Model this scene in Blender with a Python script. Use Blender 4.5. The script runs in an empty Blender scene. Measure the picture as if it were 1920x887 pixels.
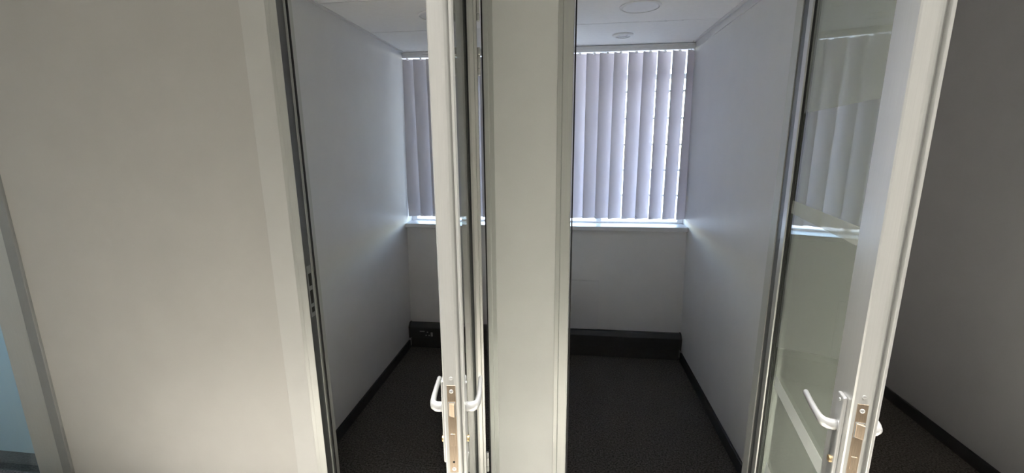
import bpy, bmesh, math
from mathutils import Matrix, Vector
C = bpy.context.scene
COL = C.collection
PI = math.pi

# ------------------------------------------------------------------ camera
F_PX, PITCH, YAW, ROLL = 811.84, math.radians(11.962), math.radians(7.115), math.radians(0.439)
fwd = Vector((-math.sin(YAW)*math.cos(PITCH), math.cos(YAW)*math.cos(PITCH), -math.sin(PITCH)))
right0 = Vector((math.cos(YAW), math.sin(YAW), 0))
down0 = fwd.cross(right0)
right = math.cos(ROLL)*right0 + math.sin(ROLL)*down0
down = -math.sin(ROLL)*right0 + math.cos(ROLL)*down0
cam_data = bpy.data.cameras.new('camera')
cam = bpy.data.objects.new('camera', cam_data)
COL.objects.link(cam)
m3 = Matrix((right, -down, -fwd)).transposed()
cam.matrix_world = Matrix.Translation((0, 0, 1.715)) @ m3.to_4x4()
cam_data.sensor_width = 36.0
cam_data.sensor_fit = 'HORIZONTAL'
cam_data.lens = F_PX/1920*36
cam_data.clip_start = 0.02
C.camera = cam

# ------------------------------------------------------------------ sky, sun, exposure
SKY_STRENGTH = 3.8
SUN_STRENGTH = 10.0
world = bpy.data.worlds.new('sky')
C.world = world
world.use_nodes = True
wn = world.node_tree.nodes
wn.clear()
sky = wn.new('ShaderNodeTexSky')
sky.sky_type = 'NISHITA'
sky.sun_disc = False
sky.sun_elevation = math.radians(46)
sky.sun_rotation = math.radians(180)
sky.air_density = 1.0
sky.dust_density = 1.0
sky.ozone_density = 1.0
bgn = wn.new('ShaderNodeBackground')
bgn.inputs['Strength'].default_value = SKY_STRENGTH
won = wn.new('ShaderNodeOutputWorld')
wb = wn.new('ShaderNodeMix')          # camera white balance of the daylight
wb.data_type = 'RGBA'
wb.blend_type = 'MULTIPLY'
wb.inputs[0].default_value = 1.0
wb.inputs[7].default_value = (1.0, 0.925, 0.86, 1)
world.node_tree.links.new(sky.outputs[0], wb.inputs[6])
world.node_tree.links.new(wb.outputs[2], bgn.inputs[0])
world.node_tree.links.new(bgn.outputs[0], won.inputs[0])

def light(name, kind, loc, rot, energy, color=(1, 1, 1), sx=1, sy=1, portal=False):
    d = bpy.data.lights.new(name, kind)
    d.energy = energy
    d.color = color
    if kind == 'AREA':
        d.shape = 'RECTANGLE'
        d.size = sx
        d.size_y = sy
        if portal:
            d.cycles.is_portal = True
    o = bpy.data.objects.new(name, d)
    o.location = loc
    o.rotation_euler = rot
    COL.objects.link(o)
    return o
ZFILL = 2.56
sun = light('sun', 'SUN', (0, -5, 8), (math.radians(44), 0, math.radians(4)), SUN_STRENGTH, (1.0, 0.93, 0.82))
sun.data.angle = math.radians(1.0)
# sky portals in the window openings (they guide the sky light, they give none of their own)
light('window_portal_left', 'AREA', (-0.745, 3.66, 1.75), (math.radians(-90), 0, 0), 1, sx=1.1, sy=1.36, portal=True)
light('window_portal_end', 'AREA', (-2.85, 3.66, 1.75), (math.radians(-90), 0, 0), 1, sx=2.2, sy=1.36, portal=True)  # serves the added window of the extreme left room
light('window_portal_right', 'AREA', (0.42, 3.66, 1.75), (math.radians(-90), 0, 0), 1, sx=1.02, sy=1.36, portal=True)
corridor_fill = light('corridor_rooflight', 'AREA', (0.45, 0.66, ZFILL), (0, 0, 0), 168, (1.0, 0.975, 0.925), 5.0, 0.7)  # added unseen fill light, bounced off the corridor floor; no fitting around it
corridor_fill.data.spread = math.radians(45)

C.view_settings.view_transform = 'Standard'
C.view_settings.look = 'None'
C.view_settings.gamma = 1.0
C.view_settings.use_curve_mapping = False
C.view_settings.exposure = 0.0
C.cycles.max_bounces = 10
C.cycles.diffuse_bounces = 6
C.cycles.transparent_max_bounces = 16
C.cycles.caustics_reflective = False
C.cycles.caustics_refractive = False

# ------------------------------------------------------------------ materials
def newmat(name):
    m = bpy.data.materials.new(name)
    m.use_nodes = True
    nt = m.node_tree
    nt.nodes.clear()
    out = nt.nodes.new('ShaderNodeOutputMaterial')
    return m, nt, out
def N(nt, typ, **kw):
    n = nt.nodes.new(typ)
    for k, v in kw.items():
        n.inputs[k].default_value = v
    return n
def mat(name, col, rough=0.6, metal=0.0, var=0.04, scale=30.0, bump=0.0, bscale=200.0, stretch=(1, 1, 1), spec=0.5):
    m, nt, out = newmat(name)
    L = nt.links.new
    b = N(nt, 'ShaderNodeBsdfPrincipled', Roughness=rough, Metallic=metal)
    b.inputs['Specular IOR Level'].default_value = spec
    tc = nt.nodes.new('ShaderNodeTexCoord')
    mp = N(nt, 'ShaderNodeMapping')
    mp.inputs['Scale'].default_value = stretch
    L(tc.outputs['Object'], mp.inputs['Vector'])
    nz = N(nt, 'ShaderNodeTexNoise', Scale=scale, Detail=4.0)
    L(mp.outputs[0], nz.inputs['Vector'])
    rp = nt.nodes.new('ShaderNodeValToRGB')
    rp.color_ramp.elements[0].position = 0.3
    rp.color_ramp.elements[1].position = 0.7
    rp.color_ramp.elements[0].color = tuple(max(0, c*(1-var)) for c in col)+(1,)
    rp.color_ramp.elements[1].color = tuple(min(1, c*(1+var)) for c in col)+(1,)
    L(nz.outputs['Fac'], rp.inputs['Fac'])
    L(rp.outputs['Color'], b.inputs['Base Color'])
    if bump > 0:
        n2 = N(nt, 'ShaderNodeTexNoise', Scale=bscale, Detail=3.0)
        L(mp.outputs[0], n2.inputs['Vector'])
        bp = N(nt, 'ShaderNodeBump', Strength=bump, Distance=0.002)
        L(n2.outputs['Fac'], bp.inputs['Height'])
        L(bp.outputs[0], b.inputs['Normal'])
    L(b.outputs[0], out.inputs['Surface'])
    return m

M = {}
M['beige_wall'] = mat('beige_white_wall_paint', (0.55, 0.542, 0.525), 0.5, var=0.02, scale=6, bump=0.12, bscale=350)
M['cover'] = mat('white_cover_strip', (0.62, 0.62, 0.61), 0.5, var=0.02, scale=6)  # slightly paler tone for the strip along the left panel's edge
M['wall'] = mat('white_wall_paint', (0.80, 0.80, 0.79), 0.5, var=0.02, scale=6, bump=0.12, bscale=350)
M['room_wall'] = mat('white_room_paint', (0.70, 0.70, 0.71), 0.42, var=0.02, scale=6, bump=0.12, bscale=350)
M['third_wall'] = mat('grey_room_paint', (0.42, 0.425, 0.44), 0.5, var=0.02, scale=6, bump=0.12, bscale=350)  # room paint darkened to stand in for the weak light there
M['ceiling'] = mat('white_ceiling_tile', (0.93, 0.93, 0.93), 0.8, var=0.015, scale=40, bump=0.15, bscale=500)
M['grey_ceiling'] = mat('grey_corridor_ceiling', (0.42, 0.42, 0.42), 0.8, var=0.03)  # unseen boards kept grey to weaken the bounce on the wall tops
M['seam'] = mat('dark_ceiling_void', (0.12, 0.12, 0.13), 0.9)
M['alu'] = mat('satin_anodised_aluminium', (0.62, 0.62, 0.60), 0.34, 0.55, var=0.03, scale=8, stretch=(60, 60, 1))
M['alu_face'] = mat('satin_aluminium_frame', (0.55, 0.56, 0.54), 0.4, 0.35, var=0.03, scale=8, stretch=(60, 60, 1))
M['dark_alu'] = mat('grey_powder_coated_aluminium', (0.30, 0.31, 0.31), 0.45, 0.3, var=0.03, scale=8)
M['rebate'] = mat('dark_grey_frame_rebate', (0.16, 0.165, 0.17), 0.28, 0.5, var=0.04)  # frame metal darkened: the shade of the reveal is in its colour
M['chrome'] = mat('satin_silver_handle', (0.68, 0.68, 0.68), 0.36, 0.75, var=0.02, scale=20)
M['lock'] = mat('satin_steel_lock_plate', (0.56, 0.45, 0.34), 0.28, 0.9, var=0.12, scale=14, stretch=(30, 30, 2))
M['brass'] = mat('brass_lock_cylinder', (0.72, 0.52, 0.28), 0.3, 0.9, var=0.05)
M['rubber'] = mat('black_rubber_gasket', (0.012, 0.012, 0.013), 0.6, var=0.2)
M['black'] = mat('black_hole', (0.01, 0.01, 0.01), 0.8)
M['skirt'] = mat('charcoal_skirting', (0.030, 0.030, 0.034), 0.45, var=0.1, scale=20)
M['trunk'] = mat('charcoal_power_trunking', (0.028, 0.028, 0.031), 0.42, var=0.08, scale=20)
M['trunk_plinth'] = mat('charcoal_carpet_plinth', (0.038, 0.037, 0.038), 0.7, var=0.15, scale=60)
M['pale_plastic'] = mat('grey_socket_plastic', (0.33, 0.33, 0.33), 0.5)
M['white_plastic'] = mat('white_plastic', (0.82, 0.82, 0.82), 0.4, var=0.02)
M['pvc'] = mat('white_window_frame', (0.78, 0.78, 0.78), 0.4, var=0.02)
M['sill'] = mat('white_painted_sill', (0.60, 0.60, 0.61), 0.35, var=0.02, bump=0.05)
M['headrail'] = mat('white_aluminium_headrail', (0.82, 0.82, 0.82), 0.35, 0.1, var=0.02)
M['lens'] = mat('opal_lamp_diffuser', (0.78, 0.78, 0.80), 0.35, var=0.01)
M['bars'] = mat('painted_steel_bar', (0.45, 0.43, 0.40), 0.5, 0.3)
M['tan'] = mat('tan_corridor_floor', (0.50, 0.475, 0.43), 0.55, var=0.08, scale=5, bump=0.1, bscale=80)
M['ground'] = mat('pale_paving', (0.62, 0.60, 0.57), 0.9, var=0.15, scale=2)
M['board'] = mat('white_access_board', (0.66, 0.66, 0.68), 0.35, var=0.01)

def carpet():
    m, nt, out = newmat('charcoal_loop_carpet')
    L = nt.links.new
    b = N(nt, 'ShaderNodeBsdfPrincipled', Roughness=0.95)
    b.inputs['Specular IOR Level'].default_value = 0.15
    tc = nt.nodes.new('ShaderNodeTexCoord')
    n1 = N(nt, 'ShaderNodeTexNoise', Scale=105.0, Detail=6.0, Roughness=0.75)
    n2 = N(nt, 'ShaderNodeTexNoise', Scale=7.0, Detail=3.0)
    L(tc.outputs['Object'], n1.inputs['Vector'])
    L(tc.outputs['Object'], n2.inputs['Vector'])
    r = nt.nodes.new('ShaderNodeValToRGB')
    e = r.color_ramp.elements
    e[0].position = 0.36
    e[0].color = (0.008, 0.007, 0.007, 1)
    e[1].position = 0.68
    e[1].color = (0.25, 0.228, 0.212, 1)
    L(n1.outputs['Fac'], r.inputs['Fac'])
    mx = nt.nodes.new('ShaderNodeMix')
    mx.data_type = 'RGBA'
    mx.blend_type = 'MULTIPLY'
    mx.inputs[0].default_value = 0.35
    L(r.outputs[0], mx.inputs[6])
    r2 = nt.nodes.new('ShaderNodeValToRGB')
    r2.color_ramp.elements[0].color = (0.5, 0.5, 0.5, 1)
    L(n2.outputs['Fac'], r2.inputs['Fac'])
    L(r2.outputs[0], mx.inputs[7])
    L(mx.outputs[2], b.inputs['Base Color'])
    bp = N(nt, 'ShaderNodeBump', Strength=0.8, Distance=0.004)
    L(n1.outputs['Fac'], bp.inputs['Height'])
    L(bp.outputs[0], b.inputs['Normal'])
    L(b.outputs[0], out.inputs['Surface'])
    return m
M['carpet'] = carpet()

def glass(name, tint, n=1.5):
    m, nt, out = newmat(name)
    L = nt.links.new
    t = N(nt, 'ShaderNodeBsdfTransparent', Color=tint+(1,))
    g = N(nt, 'ShaderNodeBsdfGlossy', Roughness=0.0)
    fr = nt.nodes.new('ShaderNodeFresnel')
    geo = nt.nodes.new('ShaderNodeNewGeometry')
    ior = nt.nodes.new('ShaderNodeMapRange')      # the node inverts the index on back faces: undo that for a thin pane
    ior.inputs['To Min'].default_value = n
    ior.inputs['To Max'].default_value = 1/n
    L(geo.outputs['Backfacing'], ior.inputs['Value'])
    L(ior.outputs[0], fr.inputs['IOR'])
    # a faint unevenness of the tint, as in float glass
    tc = nt.nodes.new('ShaderNodeTexCoord')
    nz = N(nt, 'ShaderNodeTexNoise', Scale=2.0, Detail=1.0)
    L(tc.outputs['Object'], nz.inputs['Vector'])
    r = nt.nodes.new('ShaderNodeValToRGB')
    r.color_ramp.elements[0].color = tuple(c*0.98 for c in tint)+(1,)
    r.color_ramp.elements[1].color = tint+(1,)
    L(nz.outputs['Fac'], r.inputs['Fac'])
    L(r.outputs[0], t.inputs['Color'])
    mx = nt.nodes.new('ShaderNodeMixShader')
    L(fr.outputs[0], mx.inputs[0])
    L(t.outputs[0], mx.inputs[1])
    L(g.outputs[0], mx.inputs[2])
    L(mx.outputs[0], out.inputs['Surface'])
    return m
M['door_glass'] = glass('grey_green_door_glass', (0.77, 0.815, 0.79), 1.8)
M['window_glass'] = glass('clear_window_glass', (0.95, 0.97, 0.97))

def sheet(name, col, through, clear=0.0):
    """thin diffusing sheet: reflects, passes diffused light, and lets some through unscattered"""
    m, nt, out = newmat(name)
    L = nt.links.new
    tc = nt.nodes.new('ShaderNodeTexCoord')
    mp = N(nt, 'ShaderNodeMapping')
    mp.inputs['Scale'].default_value = (1, 1, 0.15)
    L(tc.outputs['Object'], mp.inputs['Vector'])
    nz = N(nt, 'ShaderNodeTexNoise', Scale=400.0, Detail=2.0)
    L(mp.outputs[0], nz.inputs['Vector'])
    r = nt.nodes.new('ShaderNodeValToRGB')
    r.color_ramp.elements[0].color = tuple(c*0.96 for c in col)+(1,)
    r.color_ramp.elements[1].color = col+(1,)
    L(nz.outputs['Fac'], r.inputs['Fac'])
    d = nt.nodes.new('ShaderNodeBsdfDiffuse')
    t = nt.nodes.new('ShaderNodeBsdfTranslucent')
    L(r.outputs[0], d.inputs['Color'])
    L(r.outputs[0], t.inputs['Color'])
    mx = nt.nodes.new('ShaderNodeMixShader')
    mx.inputs[0].default_value = through
    L(d.outputs[0], mx.inputs[1])
    L(t.outputs[0], mx.inputs[2])
    last = mx
    if clear > 0:
        tr = N(nt, 'ShaderNodeBsdfTransparent', Color=(1, 1, 1, 1))
        m2 = nt.nodes.new('ShaderNodeMixShader')
        m2.inputs[0].default_value = clear
        L(mx.outputs[0], m2.inputs[1])
        L(tr.outputs[0], m2.inputs[2])
        last = m2
    L(last.outputs[0], out.inputs['Surface'])
    return m
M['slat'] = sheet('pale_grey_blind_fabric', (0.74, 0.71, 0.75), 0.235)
M['slat_dense'] = sheet('grey_blind_fabric', (0.60, 0.58, 0.61), 0.17)  # same fabric darkened, putting the left room's dimness into its colour
M['frost'] = sheet('frosted_glass_film', (0.80, 0.82, 0.80), 0.35, 0.87)
M['frost_band'] = sheet('frosted_glass_band', (0.80, 0.82, 0.80), 0.3, 0.72)
M['frost_strip'] = sheet('pale_frosted_strip', (0.80, 0.82, 0.80), 0.2, 0.20)
M['blue_film'] = sheet('pale_blue_frosted_film', (0.60, 0.74, 0.80), 0.5, 0.0)

# ------------------------------------------------------------------ mesh helpers
def box(bm, x0, x1, y0, y1, z0, z1):
    v = [bm.verts.new((x, y, z)) for x in (x0, x1) for y in (y0, y1) for z in (z0, z1)]
    for f in ((0, 1, 3, 2), (4, 6, 7, 5), (0, 4, 5, 1), (2, 3, 7, 6), (0, 2, 6, 4), (1, 5, 7, 3)):
        bm.faces.new([v[i] for i in f])
def prism_z(bm, prof, z0, z1):
    a = [bm.verts.new((x, y, z0)) for x, y in prof]
    b = [bm.verts.new((x, y, z1)) for x, y in prof]
    n = len(prof)
    for i in range(n):
        bm.faces.new((a[i], a[(i+1) % n], b[(i+1) % n], b[i]))
    bm.faces.new(a[::-1])
    bm.faces.new(b)
def prism_x(bm, prof, x0, x1):
    a = [bm.verts.new((x0, y, z)) for y, z in prof]
    b = [bm.verts.new((x1, y, z)) for y, z in prof]
    n = len(prof)
    for i in range(n):
        bm.faces.new((a[i], a[(i+1) % n], b[(i+1) % n], b[i]))
    bm.faces.new(a[::-1])
    bm.faces.new(b)
def box_y(bm, prof, y0, y1):
    a = [bm.verts.new((x, y0, z)) for x, z in prof]
    b = [bm.verts.new((x, y1, z)) for x, z in prof]
    n = len(prof)
    for i in range(n):
        bm.faces.new((a[i], a[(i+1) % n], b[(i+1) % n], b[i]))
    bm.faces.new(a[::-1])
    bm.faces.new(b)
def lathe(bm, prof, seg=40, origin=(0, 0, 0), axis='z'):
    """prof: (radius, height) pairs turned about an axis"""
    rings = []
    for r, h in prof:
        ring = []
        for k in range(seg):
            a = 2*PI*k/seg
            p = (r*math.cos(a), r*math.sin(a), h)
            if axis == 'y':
                p = (p[0], p[2], p[1])
            elif axis == 'x':
                p = (p[2], p[0], p[1])
            ring.append(bm.verts.new((p[0]+origin[0], p[1]+origin[1], p[2]+origin[2])))
        rings.append(ring)
    for i in range(len(rings)-1):
        for k in range(seg):
            bm.faces.new((rings[i][k], rings[i][(k+1) % seg], rings[i+1][(k+1) % seg], rings[i+1][k]))
    bm.faces.new(rings[0][::-1])
    bm.faces.new(rings[-1])
def sweep(bm, pts, rad, seg=14):
    """rad: per point (half height in z, half width sideways); rounded section along a level path"""
    rings = []
    n = len(pts)
    P = [Vector(p) for p in pts]
    for i in range(n):
        t = (P[min(i+1, n-1)]-P[max(i-1, 0)]).normalized()
        up = Vector((0, 0, 1))
        side = t.cross(up).normalized()
        up = side.cross(t).normalized()
        hz, hw = rad[i]
        ring = []
        for k in range(seg):
            a = 2*PI*k/seg
            ring.append(bm.verts.new(P[i]+up*hz*math.sin(a)+side*hw*math.cos(a)))
        rings.append(ring)
    for i in range(n-1):
        for k in range(seg):
            bm.faces.new((rings[i][k], rings[i][(k+1) % seg], rings[i+1][(k+1) % seg], rings[i+1][k]))
    bm.faces.new(rings[0][::-1])
    bm.faces.new(rings[-1])

def obj(name, bm, m, parent=None, bevel=0.0, smooth=False, segs=2):
    bmesh.ops.recalc_face_normals(bm, faces=bm.faces[:])
    me = bpy.data.meshes.new(name)
    bm.to_mesh(me)
    bm.free()
    me.materials.append(M[m] if isinstance(m, str) else m)
    if smooth:
        for p in me.polygons:
            p.use_smooth = True
    o = bpy.data.objects.new(name, me)
    COL.objects.link(o)
    if parent is not None:
        o.parent = parent
    if bevel > 0:
        b = o.modifiers.new('bevel', 'BEVEL')
        b.width = bevel
        b.segments = segs
        b.limit_method = 'ANGLE'
        b.angle_limit = math.radians(40)
    return o
def bx(name, dims, m, parent=None, bevel=0.0):
    bm = bmesh.new()
    box(bm, *dims)
    return obj(name, bm, m, parent, bevel)
def tag(o, label, cat, group=None):
    o['label'] = label
    o['category'] = cat
    if group:
        o['group'] = group
    return o
def struct(o, label=None, cat=None):
    o['kind'] = 'structure'
    if label:
        o['label'] = label
    if cat:
        o['category'] = cat
    return o
def thing(name, label, cat, loc=(0, 0, 0), rz=0.0, group=None):
    o = bpy.data.objects.new(name, None)
    o.empty_display_size = 0.1
    COL.objects.link(o)
    o.location = loc
    o.rotation_euler = (0, 0, rz)
    return tag(o, label, cat, group)

# ------------------------------------------------------------------ dimensions (metres)
YF = 1.65             # corridor face of the front partition
YB = 1.75             # its room face
YW = 3.40             # room face of the window wall
ZC = 2.42             # ceiling
XL, XR = -1.30, 0.93  # left wall of the left room, right wall of the right room
XP0, XP1 = -0.20, -0.10
XT = 2.21             # right wall of the third room
SILL = 1.09

# ------------------------------------------------------------------ large structure
struct(bx('floor', (-4.0, 3.2, YF-0.03, 3.62, -0.12, 0.0), 'carpet'), 'charcoal loop carpet in the small rooms', 'floor')
struct(bx('floor', (-4.0, 3.2, -1.75, YF-0.03, -0.12, -0.002), 'tan'), 'tan corridor floor in front of the glass doors', 'floor')
struct(bx('ground', (-25, 25, -30, 45, -0.5, -0.4), 'ground'), 'pale paved ground outside the windows', 'ground')

# window wall below the windows, piers between them, lintel
struct(bx('wall_far', (-4.0, 3.2, YW, 3.60, 0.0, 1.055), 'room_wall'), 'grey white spandrel wall below the windows', 'wall')
struct(bx('wall_far', (-1.7, XL-0.1, YW, 3.60, 1.055, ZC), 'room_wall'), 'far wall of the room on the extreme left', 'wall')
struct(bx('wall_far', (XR+0.1, 3.2, YW, 3.60, 1.055, 2.834), 'room_wall'), 'far wall of the dark room on the right', 'wall')
# partitions
bm = bmesh.new()
prism_y = [(XL-0.1, 0.0), (XL-0.022, 0.0), (XL+0.025, ZC), (XL-0.1, ZC)]
box_y(bm, prism_y, YB, 3.60)
struct(obj('wall_left', bm, 'room_wall'), 'plain grey white wall on the left of the left room', 'wall')
struct(bx('wall_middle', (XP0, XP1, YB, 3.60, 0.0, ZC), 'room_wall'), 'partition between the two small rooms behind the white post', 'wall')
bm = bmesh.new()
box_y(bm, [(XR+0.018, 0.0), (XR+0.1, 0.0), (XR+0.1, 2.85), (XR+0.05, 2.85), (XR+0.05, ZC), (XR-0.028, ZC)], YB, 3.60)
struct(obj('wall_right', bm, 'room_wall'), 'plain grey white wall on the right of the right room', 'wall')
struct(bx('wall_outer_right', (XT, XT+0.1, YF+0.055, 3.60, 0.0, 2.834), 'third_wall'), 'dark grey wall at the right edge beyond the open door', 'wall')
# corridor front panels
FL0, FL1 = -2.50, -1.138
struct(bx('wall_front_left', (FL0, FL1, YF, YB, 0.0, ZC), 'beige_wall'), 'broad beige white wall panel on the left', 'wall')
CP0, CP1 = -0.270, -0.036
struct(bx('wall_front_centre', (CP0, CP1, YF, YB, 0.0, ZC), 'wall'), 'white post panel between the two open doorways', 'wall')
struct(bx('wall_front_right', (0.832, 1.10, YF, YB, 0.0, ZC), 'beige_wall'), 'white panel behind the right glass door', 'wall')  # takes the darker beige to carry the open door's shade in its paint
struct(bx('trim_6', (FL1-0.105, FL1, YF-0.003, YF, 0.0, ZC), 'cover', None, 0.0015), 'slim white cover strip beside the left door frame', 'trim')  # slightly paler strip along the panel's edge
# corridor shell
struct(bx('wall_corridor_left', (-4.1, -4.0, -1.75, 3.6, 0, ZC), 'wall'), 'end wall of the corridor on the left', 'wall')
struct(bx('wall_corridor_right', (3.2, 3.3, -1.75, 3.6, 0, 2.84), 'wall'), 'end wall of the corridor on the right', 'wall')
struct(bx('wall_back', (-4.0, 3.2, -1.75, -1.65, 0.0, ZC), 'wall'), 'corridor wall behind the camera', 'wall')

# ceiling: a dark void above lay-in tiles with open seams
bm = bmesh.new()
RX0, RX1, RY0, RY1 = -2.08, 2.98, 0.28, 1.04     # closed recess for the added corridor fill light
for d in ((-4.1, XR+0.05, RY1, 3.60), (XR+0.05, 3.3, RY1, YF+0.05), (-4.1, 3.3, -1.75, RY0), (-4.1, RX0, RY0, RY1), (RX1, 3.3, RY0, RY1)):
    box(bm, d[0], d[1], d[2], d[3], ZC+0.012, ZC+0.20)
box(bm, RX0, RX1, RY0, RY1, ZC+0.17, ZC+0.20)
box(bm, XR+0.05, 3.3, YF+0.05, 3.60, 2.85, 2.95)
box(bm, XR+0.05, 3.3, YF-0.01, YF+0.054, ZC+0.012, 2.95)
ceil = struct(obj('ceiling', bm, 'seam'), 'white tiled ceiling with thin dark seams', 'ceiling')
struct(bx('trim_5', (-4.1, 3.3, 3.60, 5.00, ZC+0.06, ZC+0.18), 'pvc'), 'roof overhang outside the windows', 'eave')  # added out of view to block sky light from the blind tops
seams = {'left': (XL, XP0, (YB, 2.245, 2.838, 3.60)), 'right': (XP1, XR, (YB, 2.245, 2.840, 3.60))}
for x0, x1, ys in seams.values():
    for a, b in zip(ys[:-1], ys[1:]):
        bx('ceiling_tile', (x0+0.003, x1-0.003, a+0.003, b-0.003, ZC, ZC+0.014), 'ceiling', ceil)
for x in (0.465, 0.56, 0.655):
    bx('seam_clip', (x, x+0.012, 2.836, 2.843, ZC-0.002, ZC+0.001), 'white_plastic', ceil)
bx('ceiling_board', (XR+0.1, 3.2, YF+0.055, 3.60, 2.836, 2.85), 'ceiling', ceil)
bx('ceiling_board', (-4.0, XL-0.1, YB, 3.60, ZC, ZC+0.014), 'ceiling', ceil)
for d in ((-4.0, 3.2, RY1, YF), (-4.0, 3.2, -1.65, RY0), (-4.0, RX0, RY0, RY1), (RX1, 3.2, RY0, RY1)):
    bx('ceiling_board', (d[0], d[1], d[2], d[3], ZC, ZC+0.014), 'grey_ceiling', ceil)
# wall angles
struct(bx('trim_1', (XL+0.023, XL+0.048, YB, YW, ZC-0.006, ZC), 'room_wall'), 'thin ceiling edge strip along the left wall', 'trim')
bm = bmesh.new()
prism_z(bm, [(XR-0.027, YB), (XR-0.058, YB), (XR-0.058, YW), (XR-0.027, YW)], ZC-0.004, ZC)
box(bm, XR-0.036, XR-0.024, YB, YW, ZC-0.045, ZC-0.004)
struct(obj('trim_2', bm, 'room_wall'), 'stepped ceiling edge strip along the right wall', 'trim')
# skirtings
for nm, d, lb in (('baseboard_left', (XL-0.0215, XL-0.006, YB, YW-0.06, 0, 0.075), 'charcoal skirting along the left wall'),
                  ('baseboard_right', (XR+0.002, XR+0.0175, YB, YW-0.06, 0, 0.075), 'charcoal skirting along the right wall'),
                  ('baseboard_outer_right', (XT-0.014, XT, YF+0.02, YW, 0, 0.075), 'charcoal skirting along the dark wall at the right edge')):
    struct(bx(nm, d, 'skirt', None, 0.003), lb, 'skirting')

# ------------------------------------------------------------------ windows (frame, panes, sill, bars outside)
def window(idx, x0, x1, label):
    w = bpy.data.objects.new('window_%d' % idx, None)
    COL.objects.link(w)
    w.location = ((x0+x1)/2, 3.55, SILL)
    struct(w, label, 'window')
    ox, oy, oz = w.location
    def q(name, d, m, bev=0.0):
        return bx(name, (d[0]-ox, d[1]-ox, d[2]-oy, d[3]-oy, d[4]-oz, d[5]-oz), m, w, bev)
    q('window_sill', (x0, x1-0.004, YW-0.045, 3.60, 1.056, SILL), 'sill', 0.004)
    zt, zb = ZC-0.0, SILL
    q('frame_stile', (x0, x0+0.045, 3.53, 3.58, zb, zt), 'pvc', 0.003)
    q('frame_stile', (x1-0.045, x1, 3.53, 3.58, zb, zt), 'pvc', 0.003)
    q('frame_rail', (x0+0.045, x1-0.045, 3.53, 3.58, zb, zb+0.014), 'pvc', 0.003)
    q('frame_rail', (x0+0.045, x1-0.045, 3.53, 3.58, zt-0.03, zt), 'pvc', 0.003)
    xm = x0+0.36*(x1-x0)
    q('mullion', (xm-0.02, xm+0.02, 3.53, 3.58, zb+0.014, zt-0.03), 'pvc', 0.003)
    q('transom', (xm+0.02, x1-0.045, 3.53, 3.58, 2.19, 2.225), 'pvc', 0.003)
    q('pane', (x0+0.045, xm-0.02, 3.553, 3.557, zb+0.014, zt-0.03), 'window_glass')
    q('pane', (xm+0.02, x1-0.045, 3.553, 3.557, zb+0.014, 2.19), 'window_glass')
    q('pane', (xm+0.02, x1-0.045, 3.553, 3.557, 2.225, zt-0.03), 'window_glass')
    for k in range(5):
        z = 1.30+k*0.20
        q('burglar_bar', (x0+0.01, x1-0.01, 3.592, 3.604, z, z+0.016), 'bars')
    return w
window(1, XL, XP0, 'window of the left room behind the closed grey blind')
window(2, XP1, XR, 'window of the right room behind the bright tilted blind')

window(3, -4.0, -1.7, 'window of the room on the extreme left')  # added out of view so daylight glows through the blue film

# ------------------------------------------------------------------ vertical blinds
YBL = 3.452
SLW = 0.1205
ZS0, ZS1 = 1.138, 2.369
def slat_mesh():
    bm = bmesh.new()
    n = 8
    front, back = [], []
    for i in range(n+1):
        s = -0.5+i/n
        x = s*SLW
        y = 0.0045*(1-(2*s)**2)
        front.append((x, y-0.0006))
        back.append((x, y+0.0006))
    prism_z(bm, front+back[::-1], 0.0, ZS1-ZS0)
    return bm
def blind(name, label, x0, x1, xs, angs, fabric):
    t = thing(name, label, 'blind', ((x0+x1)/2, YBL, ZS0), 0.0, 'vertical blinds at the office windows')
    ox = t.location.x
    bm = bmesh.new()
    box(bm, x0-ox, x1-ox, -0.020, 0.020, ZC-0.036-ZS0, ZC-0.004-ZS0)
    box(bm, x0-ox, x1-ox, -0.026, -0.018, ZC-0.024-ZS0, ZC-0.017-ZS0)
    box(bm, x0-ox, x1-ox, -0.024, -0.018, ZC-0.045-ZS0, ZC-0.034-ZS0)
    obj('headrail', bm, 'headrail', t, 0.0015)
    first = None
    ends = []
    for x, a in zip(xs, angs):
        if first is None:
            s = obj('slat', slat_mesh(), fabric, t)
            first = s
            bm = bmesh.new()
            box(bm, -0.005, 0.005, -0.004, 0.004, ZS1-ZS0-0.006, ZC-0.04-ZS0)
            box(bm, -0.008, 0.008, -0.010, 0.008, ZS1-ZS0-0.008, ZS1-ZS0+0.004)
            h0 = obj('hanger', bm, 'white_plastic', s)
            bm = bmesh.new()
            box(bm, -SLW/2+0.002, SLW/2-0.002, 0.000, 0.006, 0.001, 0.030)
            g0 = None
            bm.free()
        else:
            s = first.copy()
            COL.objects.link(s)
            s.parent = t
            h = h0.copy()
            COL.objects.link(h)
            h.parent = s
        s.location = (x-ox, 0, 0)
        s.rotation_euler = (0, 0, math.radians(a))
        ca, sa = math.cos(math.radians(a)), math.sin(math.radians(a))
        e = SLW/2-0.006
        ends.append(((x-ox-e*ca, -e*sa), (x-ox+e*ca, e*sa)))
    # bead chain hanging between the slat feet, room side
    for k in range(len(xs)-1):
        a, b = ends[k], ends[k+1]
        p, q = Vector((a[0][0], a[0][1]-0.006, 0.026)), Vector((b[0][0], b[0][1]-0.006, 0.026))
        pts = []
        for j in range(13):
            u = j/12
            v = p.lerp(q, u)
            v.z = 0.026-0.030*4*u*(1-u)
            pts.append(v)
        bm = bmesh.new()
        sweep(bm, pts, [(0.0013, 0.0013)]*13, 6)
        obj('bead_chain', bm, 'white_plastic', t, smooth=True)
    return t
xs_r = [-0.02, 0.085, 0.190, 0.286, 0.384, 0.492, 0.592, 0.694, 0.797, 0.898]
an_r = [22, 22, 22, 22, 29, 22, 27, 28, 28, 31]
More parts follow.
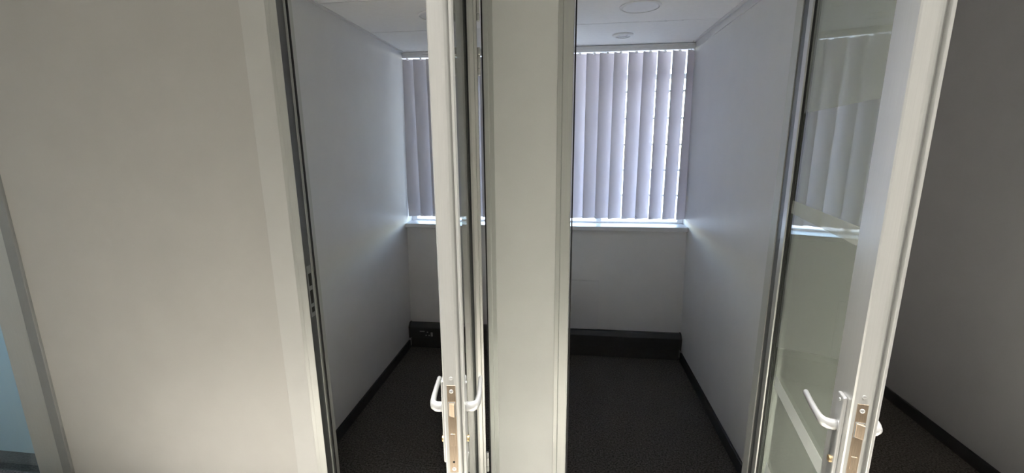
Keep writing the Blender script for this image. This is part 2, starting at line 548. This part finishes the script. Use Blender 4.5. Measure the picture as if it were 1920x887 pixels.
blind('vertical_blind', 'pale vertical blind with tilted slats in the right room', XP1+0.004, XR-0.030, xs_r, an_r, 'slat')
xs_l = [-1.238+0.1045*k for k in range(10)]
an_l = [14, 14, 14, 15, 14, 14, 14, 13, 14, 14]
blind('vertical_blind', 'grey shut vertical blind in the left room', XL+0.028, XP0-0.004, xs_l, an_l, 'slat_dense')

# ------------------------------------------------------------------ door frames
def frame(idx, label, x0, x1, wl=0.050, wr=0.050, strike=False):
    """x0, x1: clear opening; face 48 mm wide each side"""
    t = bpy.data.objects.new('trim_%d' % idx, None)
    COL.objects.link(t)
    t.location = ((x0+x1)/2, YF, 0)
    struct(t, label, 'door frame')
    ox = t.location.x
    for side, xi in ((-1, x0), (1, x1)):
        s = side
        W = wl if side < 0 else wr
        bm = bmesh.new()
        prof = [(xi, -0.007), (xi, -0.004), (xi+s*0.006, -0.004), (xi+s*0.006, 0.105), (xi+s*W, 0.105), (xi+s*W, -0.003), (xi+s*(W-0.017), -0.003), (xi+s*(W-0.019), -0.007)]
        prism_z(bm, [(x-ox, y) for x, y in prof], 0.0, ZC-0.06)
        obj('jamb', bm, 'alu_face', t, 0.001)
        prof = [(xi+s*0.0005, -0.004), (xi+s*0.0005, 0.038), (xi+s*0.006, 0.038), (xi+s*0.006, -0.004)]
        bm = bmesh.new()
        prism_z(bm, [(x-ox, y) for x, y in prof], 0.0, ZC-0.06)
        obj('rebate', bm, 'rebate', t)
        bm = bmesh.new()
        prism_z(bm, [(x-ox, y) for x, y in [(xi+s*0.0058, 0.0385), (xi-s*0.003, 0.0385), (xi-s*0.003, 0.045), (xi+s*0.0058, 0.045)]], 0.0, ZC-0.06)
        obj('door_stop', bm, 'alu_face', t)
        if side < 0:
            bm = bmesh.new()
            box(bm, min(xi+0.0055, xi-s*0.011)-ox, max(xi+0.0055, xi-s*0.011)-ox, 0.0455, 0.053, 0.0, ZC-0.06)
            obj('gasket', bm, 'rubber', t)
    bx('head', (x0-wl-ox, x1+wr-ox, -0.006, 0.105, ZC-0.06, ZC), 'alu_face', t, 0.002)
    if wr < 0.05:
        bx('hinge_seal', (x1-0.006-ox, x1+0.001-ox, -0.004, 0.010, 0.0, ZC-0.06), 'rubber', t)
    if strike:
        sp = bx('strike_plate', (x0-0.0004-ox, x0+0.0012-ox, 0.004, 0.034, 0.985, 1.215), 'dark_alu', t, 0.0005)
        for z0, z1 in ((1.125, 1.180), (1.045, 1.105), (1.005, 1.028)):
            bx('strike_hole', (x0+0.001-ox, x0+0.0016-ox, 0.009, 0.029, z0, z1), 'black', sp)
    return t
LJ0, LJ1 = -1.089, -0.306
RJ0, RJ1 = 0.018, 0.782
frame(3, 'grey aluminium door frame of the left room', LJ0, LJ1, wr=0.036, strike=True)
frame(4, 'grey aluminium door frame of the right room', RJ0, RJ1, wl=0.054)

# ------------------------------------------------------------------ glass doors
LEAF = 0.698
ZD0, ZD1 = 0.012, 2.345
ST = 0.098      # lock stile width
SH = 0.046      # hinge stile width
TH = 0.046      # leaf thickness, lip beyond
LIP = 0.052
HZ = 1.057      # lever height
def handle_parts(t, face):
    """face = -1: room side (local y < 0); +1: corridor side"""
    y0 = 0.0 if face < 0 else 0.0435
    xh = LEAF-0.038
    h = bpy.data.objects
    bm = bmesh.new()
    ya, yb = sorted((y0, y0+face*0.009))
    box(bm, xh-0.017, xh+0.017, ya, yb, 0.905, 1.138)
    plate = obj('handle_backplate', bm, 'chrome', t, 0.003)
    bm = bmesh.new()
    f = face
    pts = [(xh, y0+f*0.008, HZ), (xh, y0+f*0.020, HZ), (xh-0.001, y0+f*0.026, HZ+0.0005), (xh-0.006, y0+f*0.033, HZ+0.001), (xh-0.018, y0+f*0.0365, HZ+0.002),
           (xh-0.040, y0+f*0.038, HZ+0.004), (xh-0.075, y0+f*0.038, HZ+0.006), (xh-0.110, y0+f*0.037, HZ+0.008), (xh-0.122, y0+f*0.037, HZ+0.009), (xh-0.127, y0+f*0.037, HZ+0.009)]
    rad = [(0.0135, 0.010), (0.0135, 0.010), (0.0135, 0.0095), (0.013, 0.009), (0.0115, 0.008), (0.0105, 0.007), (0.0095, 0.0065), (0.0088, 0.0065), (0.0083, 0.0064), (0.0045, 0.004)]
    sweep(bm, pts, rad, 16)
    lever = obj('lever', bm, 'chrome', plate, smooth=True)
    bm = bmesh.new()
    lathe(bm, [(0.0085, 0.0), (0.0085, 0.004), (0.006, 0.005)] if f > 0 else [(0.006, -0.005), (0.0085, -0.004), (0.0085, 0.0)], 20, (xh, y0+f*0.009, 0.965), 'y')
    obj('lock_cylinder', bm, 'brass', plate)
    for z in (1.125, 0.92):
        bm = bmesh.new()
        lathe(bm, [(0.004, 0.0), (0.004, 0.0012), (0.0025, 0.002)] if f > 0 else [(0.0025, -0.002), (0.004, -0.0012), (0.004, 0.0)], 14, (xh, y0+f*0.009, z), 'y')
        obj('screw', bm, 'chrome', plate)
def knuckle(t, z0, z1, xa, ya, r=0.006):
    bm = bmesh.new()
    lathe(bm, [(r*0.8, z0), (r, z0+0.002), (r, z1-0.002), (r*0.8, z1)], 18, (xa, ya, 0))
    return obj('hinge_knuckle', bm, 'alu', t, smooth=False)
def door(idx, label, hinge, ang, origin_off):
    """ang: direction from lock edge to hinge, measured from +Y towards +X"""
    u = Vector((math.sin(ang), math.cos(ang)))
    n = Vector((u.y, -u.x))
    org = Vector(hinge)-n*origin_off
    rz = math.atan2(-u.y, -u.x)
    t = bpy.data.objects.new('door_%d' % idx, None)
    COL.objects.link(t)
    t.location = (org.x, org.y, 0)
    t.rotation_euler = (0, 0, rz)
    struct(t, label, 'door')
    # lock stile: hollow-look rounded nose and a closing lip on the corridor face
    xe = LEAF
    prof = [(xe-ST, 0.0), (xe-0.003, 0.0), (xe, 0.003), (xe, 0.028), (xe-0.0015, 0.034), (xe-0.005, 0.040), (xe-0.011, 0.0455), (xe-0.011, TH),
            (xe+0.003, TH), (xe+0.004, TH+0.001), (xe+0.004, LIP-0.001), (xe+0.003, LIP), (xe-0.030, LIP), (xe-0.032, 0.044), (xe-ST, 0.042), (xe-ST-0.003, 0.034), (xe-ST-0.003, 0.005)]
    bm = bmesh.new()
    prism_z(bm, prof, ZD0, ZD1)
    lock_stile = obj('lock_stile', bm, 'alu', t)
    prof = [(0.004, 0.0), (SH, 0.0), (SH+0.003, 0.005), (SH+0.003, 0.030), (SH, 0.042), (0.020, 0.044), (0.018, LIP), (-0.008, LIP), (-0.010, LIP-0.002), (-0.010, TH), (0.004, TH)]
    bm = bmesh.new()
    prism_z(bm, prof, ZD0, ZD1)
    obj('hinge_stile', bm, 'alu', t)
    bm = bmesh.new()
    box(bm, SH, xe-ST, 0.0, LIP, ZD1-0.075, ZD1)
    obj('top_rail', bm, 'alu', t, 0.002)
    bm = bmesh.new()
    box(bm, SH, xe-ST, 0.0, LIP, ZD0, ZD0+0.11)
    obj('bottom_rail', bm, 'alu', t, 0.002)
    g0, g1 = SH+0.003, xe-ST-0.001
    zg0, zg1 = ZD0+0.11, ZD1-0.075
    pane = bx('glass_pane', (g0, g1, 0.010, 0.016, zg0, zg1), 'door_glass', t)
    # rubber gaskets both faces, hinge and lock side
    for ya, yb in ((0.004, 0.0098), (0.0162, 0.022)):
        bx('glazing_gasket', (SH+0.0032, SH+0.0092, ya, yb, zg0, zg1), 'rubber', t)
    # frosted manifestation bands on the room face of the pane
    for nm, z0, z1, xa, xb, mt in (('frosted_film', 1.809, zg1, g0, g1, 'frost'), ('frosted_band', 1.476, 1.521, g0, g1, 'frost_band'),
                                  ('frosted_strip', 0.846, 0.896, 0.118, g1-0.012, 'frost_strip'), ('frosted_strip', 0.50, 0.55, 0.135, g1-0.012, 'frost_strip')):
        bx(nm, (max(xa, SH+0.0095), xb-0.0008, 0.0094, 0.0098, z0, z1), mt, pane)
    handle_parts(t, -1)
    handle_parts(t, 1)
    # mortice lock in the edge
    fp = bx('lock_faceplate', (xe-0.001, xe+0.0012, 0.010, 0.031, 0.895, 1.140), 'lock', t, 0.0004)
    for z in (1.124, 0.905):
        bm = bmesh.new()
        lathe(bm, [(0.0052, 0.0), (0.0052, 0.0008), (0.0030, 0.0016)], 16, (xe+0.0012, 0.0205, z), 'x')
        sc = obj('screw', bm, 'chrome', fp)
    bm = bmesh.new()
    lathe(bm, [(0.0030, 0.0), (0.0030, 0.0006)], 12, (xe+0.0012, 0.0205, 0.925), 'x')
    obj('screw', bm, 'black', fp)
    bm = bmesh.new()
    # latch bolt: slanted nose
    a = [(xe+0.001, 0.0135), (xe+0.0035, 0.0135), (xe+0.011, 0.0275), (xe+0.001, 0.0275)]
    prism_z(bm, a, 1.058, 1.092)
    obj('latch_bolt', bm, 'lock', fp, 0.0006)
    bx('latch_slot', (xe+0.0011, xe+0.0016, 0.0115, 0.0295, 1.055, 1.095), 'dark_alu', fp)
    bx('dead_bolt', (xe+0.001, xe+0.0024, 0.0145, 0.0265, 0.972, 1.006), 'lock', fp, 0.0005)
    bm = bmesh.new()
    lathe(bm, [(0.0045, 0.0), (0.0045, 0.001), (0.0025, 0.0014)], 14, (xe, 0.0205, 1.158), 'x')
    obj('screw', bm, 'chrome', lock_stile)
    # hinges on the corridor face
    for zb in (2.145, 1.962, 0.30):
        xa, ya = -0.004, LIP+0.0055
        for k, (a, b) in enumerate(((0.0, 0.0255), (0.0265, 0.0695), (0.0705, 0.096))):
            kn = knuckle(t, zb+a, zb+b, xa, ya)
    return t
LA = math.radians(-7.1)
door(1, 'open glass door on the left seen edge on', (-0.325, 1.632), LA, LIP)
RA = math.radians(10.53)
door(2, 'open glass door on the right with pale diagonal strip', (0.7777, 1.65), RA, 0.0)

# ------------------------------------------------------------------ glazed door at the extreme left, shut
t = struct(bpy.data.objects.new('door_3', None), 'pale blue glazed door at the extreme left edge', 'door')
COL.objects.link(t)
t.location = (-2.96, YF, 0)
def q3(name, d, m, bev=0.0):
    return bx(name, (d[0]+2.96, d[1]+2.96, d[2]-YF, d[3]-YF, d[4], d[5]), m, t, bev)
q3('jamb', (FL0-0.055, FL0, YF-0.012, YB, 0.0, ZC-0.06), 'dark_alu', 0.002)  # darker metal puts the shade on this frame edge into its colour
q3('jamb', (-3.48, -3.425, YF-0.012, YB, 0.0, ZC-0.06), 'dark_alu', 0.002)
q3('head', (-3.48, FL0, YF-0.012, YB, ZC-0.06, ZC), 'dark_alu', 0.002)
q3('stile', (FL0-0.235, FL0-0.057, YF+0.010, YF+0.055, 0.012, 2.35), 'alu_face', 0.003)
q3('stile', (-3.42, -3.32, YF+0.010, YF+0.055, 0.012, 2.35), 'alu_face', 0.003)
q3('rail', (-3.32, FL0-0.235, YF+0.010, YF+0.055, 2.25, 2.35), 'alu_face', 0.003)
pane = q3('glass_pane', (-3.32, FL0-0.235, YF+0.030, YF+0.036, 0.012, 2.25), 'door_glass')
bx('frosted_film', (-3.32+2.96, FL0-0.235+2.96, 0.0290, 0.0296, 0.135, 2.25), 'blue_film', pane)

# ------------------------------------------------------------------ trunking, access board, lamps
def trunking(label, x0, x1, socket=None, caps=(True, True)):
    t = thing('skirting_trunking', label, 'trunking', ((x0+x1)/2, YW, 0), 0.0, 'charcoal trunkings under the windows')
    ox = t.location.x
    bm = bmesh.new()
    box(bm, x0+0.012-ox, x1-0.012-ox, -0.045, -0.0005, 0.0, 0.098)
    obj('plinth', bm, 'trunk_plinth', t, 0.002)
    bm = bmesh.new()
    prism_x(bm, [(-0.0005, 0.098), (-0.058, 0.098), (-0.058, 0.188), (-0.026, 0.220), (-0.0005, 0.220)], x0+0.012-ox, x1-0.012-ox)
    obj('cover', bm, 'trunk', t, 0.0015)
    for k, (a, b) in enumerate(((x0, x0+0.012), (x1-0.012, x1))):
        if not caps[k]:
            continue
        bm = bmesh.new()
        prism_x(bm, [(-0.0005, 0.092), (-0.061, 0.092), (-0.061, 0.190), (-0.027, 0.224), (-0.0005, 0.224)], a-ox, b-ox)
        obj('end_cap', bm, 'trunk_plinth', t, 0.001)
    if socket:
        sx = socket-ox
        p = bx('socket_plate', (sx-0.075, sx+0.06, -0.0605, -0.0578, 0.101, 0.184), 'trunk', t, 0.001)
        bx('label_strip', (sx-0.068, sx-0.025, -0.0614, -0.0604, 0.153, 0.161), 'pale_plastic', p)
        for dx, dz, r in ((0.0, 0.150, 0.0065), (-0.013, 0.122, 0.0058), (0.013, 0.122, 0.0058)):
            bm = bmesh.new()
            lathe(bm, [(r*0.6, -0.0012), (r, -0.0008), (r, 0.0)], 16, (sx+dx, -0.0605, dz), 'y')
            obj('pin_hole', bm, 'pale_plastic', p)
        bx('rocker_switch', (sx+0.028, sx+0.046, -0.0628, -0.0604, 0.114, 0.151), 'pale_plastic', p, 0.001)
    return t
trunking('charcoal wall trunking below the access board in the right room', XP1+0.002, XR+0.010)
trunking('charcoal wall trunking with a socket in the left room', XL-0.018, XP0-0.002, socket=-1.152)

t = thing('access_board', 'square white access board on the wall above the right trunking', 'board', (0.12, YW, 0.42))
bx('panel', (-0.20, 0.158, -0.012, -0.0005, -0.198, 0.218), 'board', t, 0.0012)
for x, z in ((0.143, 0.203), (0.143, -0.183), (-0.185, 0.203), (-0.185, -0.183)):
    bm = bmesh.new()
    lathe(bm, [(0.0025, -0.0012), (0.0040, -0.0008), (0.0040, 0.0)], 12, (x, -0.012, z), 'y')
    obj('screw', bm, 'chrome', t)

def downlight(name, label, x, y, r, lens):
    t = thing(name, label, 'ceiling light', (x, y, ZC), 0.0, 'round ceiling lights' if lens else None)
    bm = bmesh.new()
    if lens:
        lathe(bm, [(r, 0.0), (r, -0.003), (r*0.98, -0.005), (r*0.90, -0.0075), (r*0.885, -0.0045), (r*0.885, 0.0)], 64)
        obj('rim', bm, 'white_plastic', t, smooth=False)
        bm = bmesh.new()
        lathe(bm, [(r*0.88, 0.0), (r*0.88, -0.004), (r*0.80, -0.0055), (r*0.3, -0.0065), (0.001, -0.0066)], 64)
        obj('diffuser', bm, 'lens', t, smooth=True)
    else:
        lathe(bm, [(r, 0.0), (r, -0.004), (r*0.95, -0.008), (r*0.72, -0.014), (r*0.66, -0.012), (r*0.66, 0.0)], 48)
        obj('rim', bm, 'white_plastic', t)
        bm = bmesh.new()
        lathe(bm, [(r*0.655, 0.0), (r*0.655, -0.008), (r*0.45, -0.0085), (r*0.42, -0.004), (0.001, -0.004)], 48)
        obj('lamp_lens', bm, 'lens', t)
    return t
downlight('round_ceiling_light', 'large round flush ceiling light in the right room', 0.372, 2.535, 0.108, True)
downlight('round_ceiling_light', 'large round flush ceiling light half behind the left door', -0.725, 2.535, 0.108, True)
downlight('small_downlight', 'small round downlight near the bright blind', 0.356, 3.14, 0.068, False)
